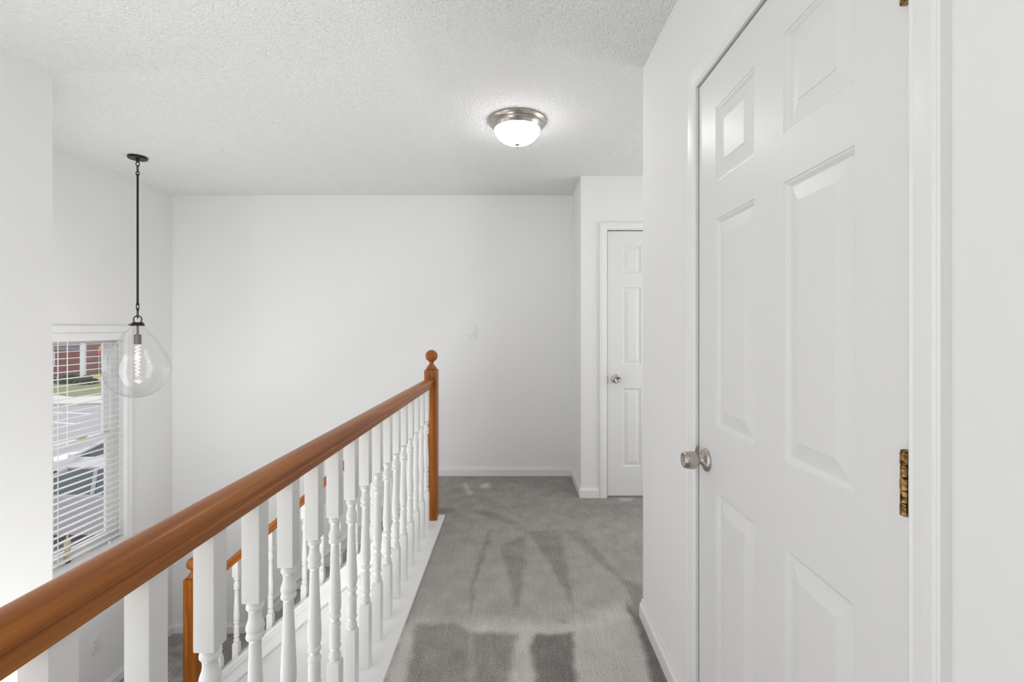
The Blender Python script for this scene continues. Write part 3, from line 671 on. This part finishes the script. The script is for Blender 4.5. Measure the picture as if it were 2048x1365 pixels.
fg = thing('garden_flag', (cor.x+2.0, cor.y-.6, GZ), 'red and yellow garden flag hanging by the brick house window', 'flag')
bm = bmesh.new(); tube(bm, [(0, 0, 0), (0, 0, 2.6), (.5, 0, 2.75)], .02); mesh('flag_pole', bm, M['vinyl'], fg)
bm = bmesh.new(); prism(bm, [(.05, 2.45), (.5, 2.35), (.42, 1.95), (.10, 1.75), (.0, 1.9)], -.02, .02, 'Y'); mesh('flag_cloth', bm, M['flag'], fg)
bm = bmesh.new(); prism(bm, [(.06, 2.70), (.5, 2.72), (.5, 2.36), (.05, 2.46)], -.02, .02, 'Y'); mesh('flag_top', bm, M['flag2'], fg)
# shrubs
def shrub(x, y, s, label):
    a = gp(x, y); bm = bmesh.new(); rnd = random.Random(x)
    for k in range(160):
        u = rnd.uniform(-1, 1); v_ = rnd.uniform(-1, 1); w_ = rnd.uniform(0, 1)
        if u*u+v_*v_+w_*w_ > 1: continue
        c = Vector((u*s, v_*s*.7, w_*s*.75)); t = bmesh.new(); bmesh.ops.create_icosphere(t, subdivisions=1, radius=s*.16)
        for q in t.verts: q.co *= rnd.uniform(.7, 1.3)
        merge(bm, t, Matrix.Translation(c))
    o = mesh('shrub', bm, M['bush']); o.location = (a.x, a.y, GZ+.06); tag(o, label, 'shrub', 'shrubs before the brick house')
shrub(84, 768, .9, 'leftmost dark evergreen shrub before the brick house'); shrub(140, 768, .9, 'middle dark evergreen shrub before the brick house'); shrub(172, 770, .8, 'dark evergreen shrub at the corner of the brick house')
# cars
def car(name, loc, rz, paint, label, Lc=4.5, Wc=1.8, Hc=1.45):
    c = thing('car', loc, label, 'car', 'cars parked outside the window'); c.rotation_euler = (0, 0, rz)
    hw = Wc/2
    # body : side outline lofted across the width with tumblehome
    body = [(-2.2, .35), (-2.25, .55), (-2.2, .78), (-1.7, .90), (-1.0, .96), (-.85, .98), (1.35, 1.0), (2.0, .97), (2.2, .85), (2.25, .5), (2.15, .30), (-2.05, .28)]
    bm = bmesh.new(); rows = []
    for y_, k, dz in ((-hw, .97, -.03), (-hw*.94, 1, 0), (0, 1.01, .025), (hw*.94, 1, 0), (hw, .97, -.03)):
        rows.append([bm.verts.new((x*k*Lc/4.5, y_, (z+(dz if z > .6 else 0))*Hc/1.45)) for x, z in body])
    n = len(body)
    for a, b_ in zip(rows, rows[1:]):
        for i in range(n): bm.faces.new((a[i], a[(i+1) % n], b_[(i+1) % n], b_[i]))
    bm.faces.new(rows[0]); bm.faces.new(rows[-1]); mesh('car_body', bm, paint, c, True, 35)
    # cabin
    kb, kt = .93, .76
    low = [(-1.05, .95), (1.75, .98)]; up = [(-.15, 1.42), (.95, 1.43)]
    mid = (.25, )
    bm = bmesh.new(); s = Lc/4.5; q = Hc/1.45
    def quad(pts, bmx): bmx.faces.new([bmx.verts.new((p[0]*s, p[1], p[2]*q)) for p in pts])
    g = bmesh.new(); a0, a1 = low; b0, b1 = up
    cb = [(a0[0], -hw*kb, a0[1]), (a1[0], -hw*kb, a1[1]), (a1[0], hw*kb, a1[1]), (a0[0], hw*kb, a0[1])]
    ctp = [(b0[0], -hw*kt, b0[1]), (b1[0], -hw*kt, b1[1]), (b1[0], hw*kt, b1[1]), (b0[0], hw*kt, b0[1])]
    vb = [g.verts.new((p[0]*s, p[1], p[2]*q)) for p in cb]; vt = [g.verts.new((p[0]*s, p[1], p[2]*q)) for p in ctp]
    for i in range(4): g.faces.new((vb[i], vb[(i+1) % 4], vt[(i+1) % 4], vt[i]))
    g.faces.new(vt); g.faces.new(vb); mesh('car_windows', g, M['carglass'], c)
    bm = bmesh.new()
    box(bm, b0[0]*s-.03, b1[0]*s+.05, -hw*kt-.01, hw*kt+.01, b0[1]*q-.01, b0[1]*q+.035, .015)
    for i in range(4): tube(bm, [Vector((cb[i][0]*s, cb[i][1], cb[i][2]*q)), Vector((ctp[i][0]*s, ctp[i][1], ctp[i][2]*q))], .045, 6)
    for sg in (-1, 1): tube(bm, [Vector((.45*s, sg*hw*kb, .97*q)), Vector((.40*s, sg*hw*kt, 1.43*q))], .04, 6); tube(bm, [Vector((-1.0*s, sg*hw*kb, .97*q)), Vector((1.7*s, sg*hw*kb, .98*q))], .025, 6)
    mesh('car_roof', bm, paint, c, True, 40)
    for sg in (-1, 1):
        bm = bmesh.new(); box(bm, -.88*s, -.70*s, sg*(hw+.08)-.09, sg*(hw+.08)+.09, 1.0*q, 1.13*q, .03); mesh('side_mirror', bm, paint, c, True)
        bm = bmesh.new(); box(bm, 2.18*s, 2.27*s, sg*hw*.7-.18, sg*hw*.7+.18, .70*q, .88*q, .02); mesh('tail_light', bm, M['red'], c, True)
        for xx in (-1.4, 1.35):
            bm = bmesh.new(); lathe(bm, [(.001, -.10), (.22, -.11), (.32, -.10), (.34, -.06), (.34, .06), (.32, .10), (.001, .10)], (xx*s, sg*(hw-.08), .34), 24, 'Y'); mesh('wheel', bm, M['tyre'], c, True, 40)
car('car', (-10.3, 12.8, GZ), 0, M['carwhite'], 'white car seen through the window, farther from the house')
car('car', (-8.6, 9.9, GZ), 0, M['cargrey'], 'grey car parked nearest to the window', Hc=1.55)
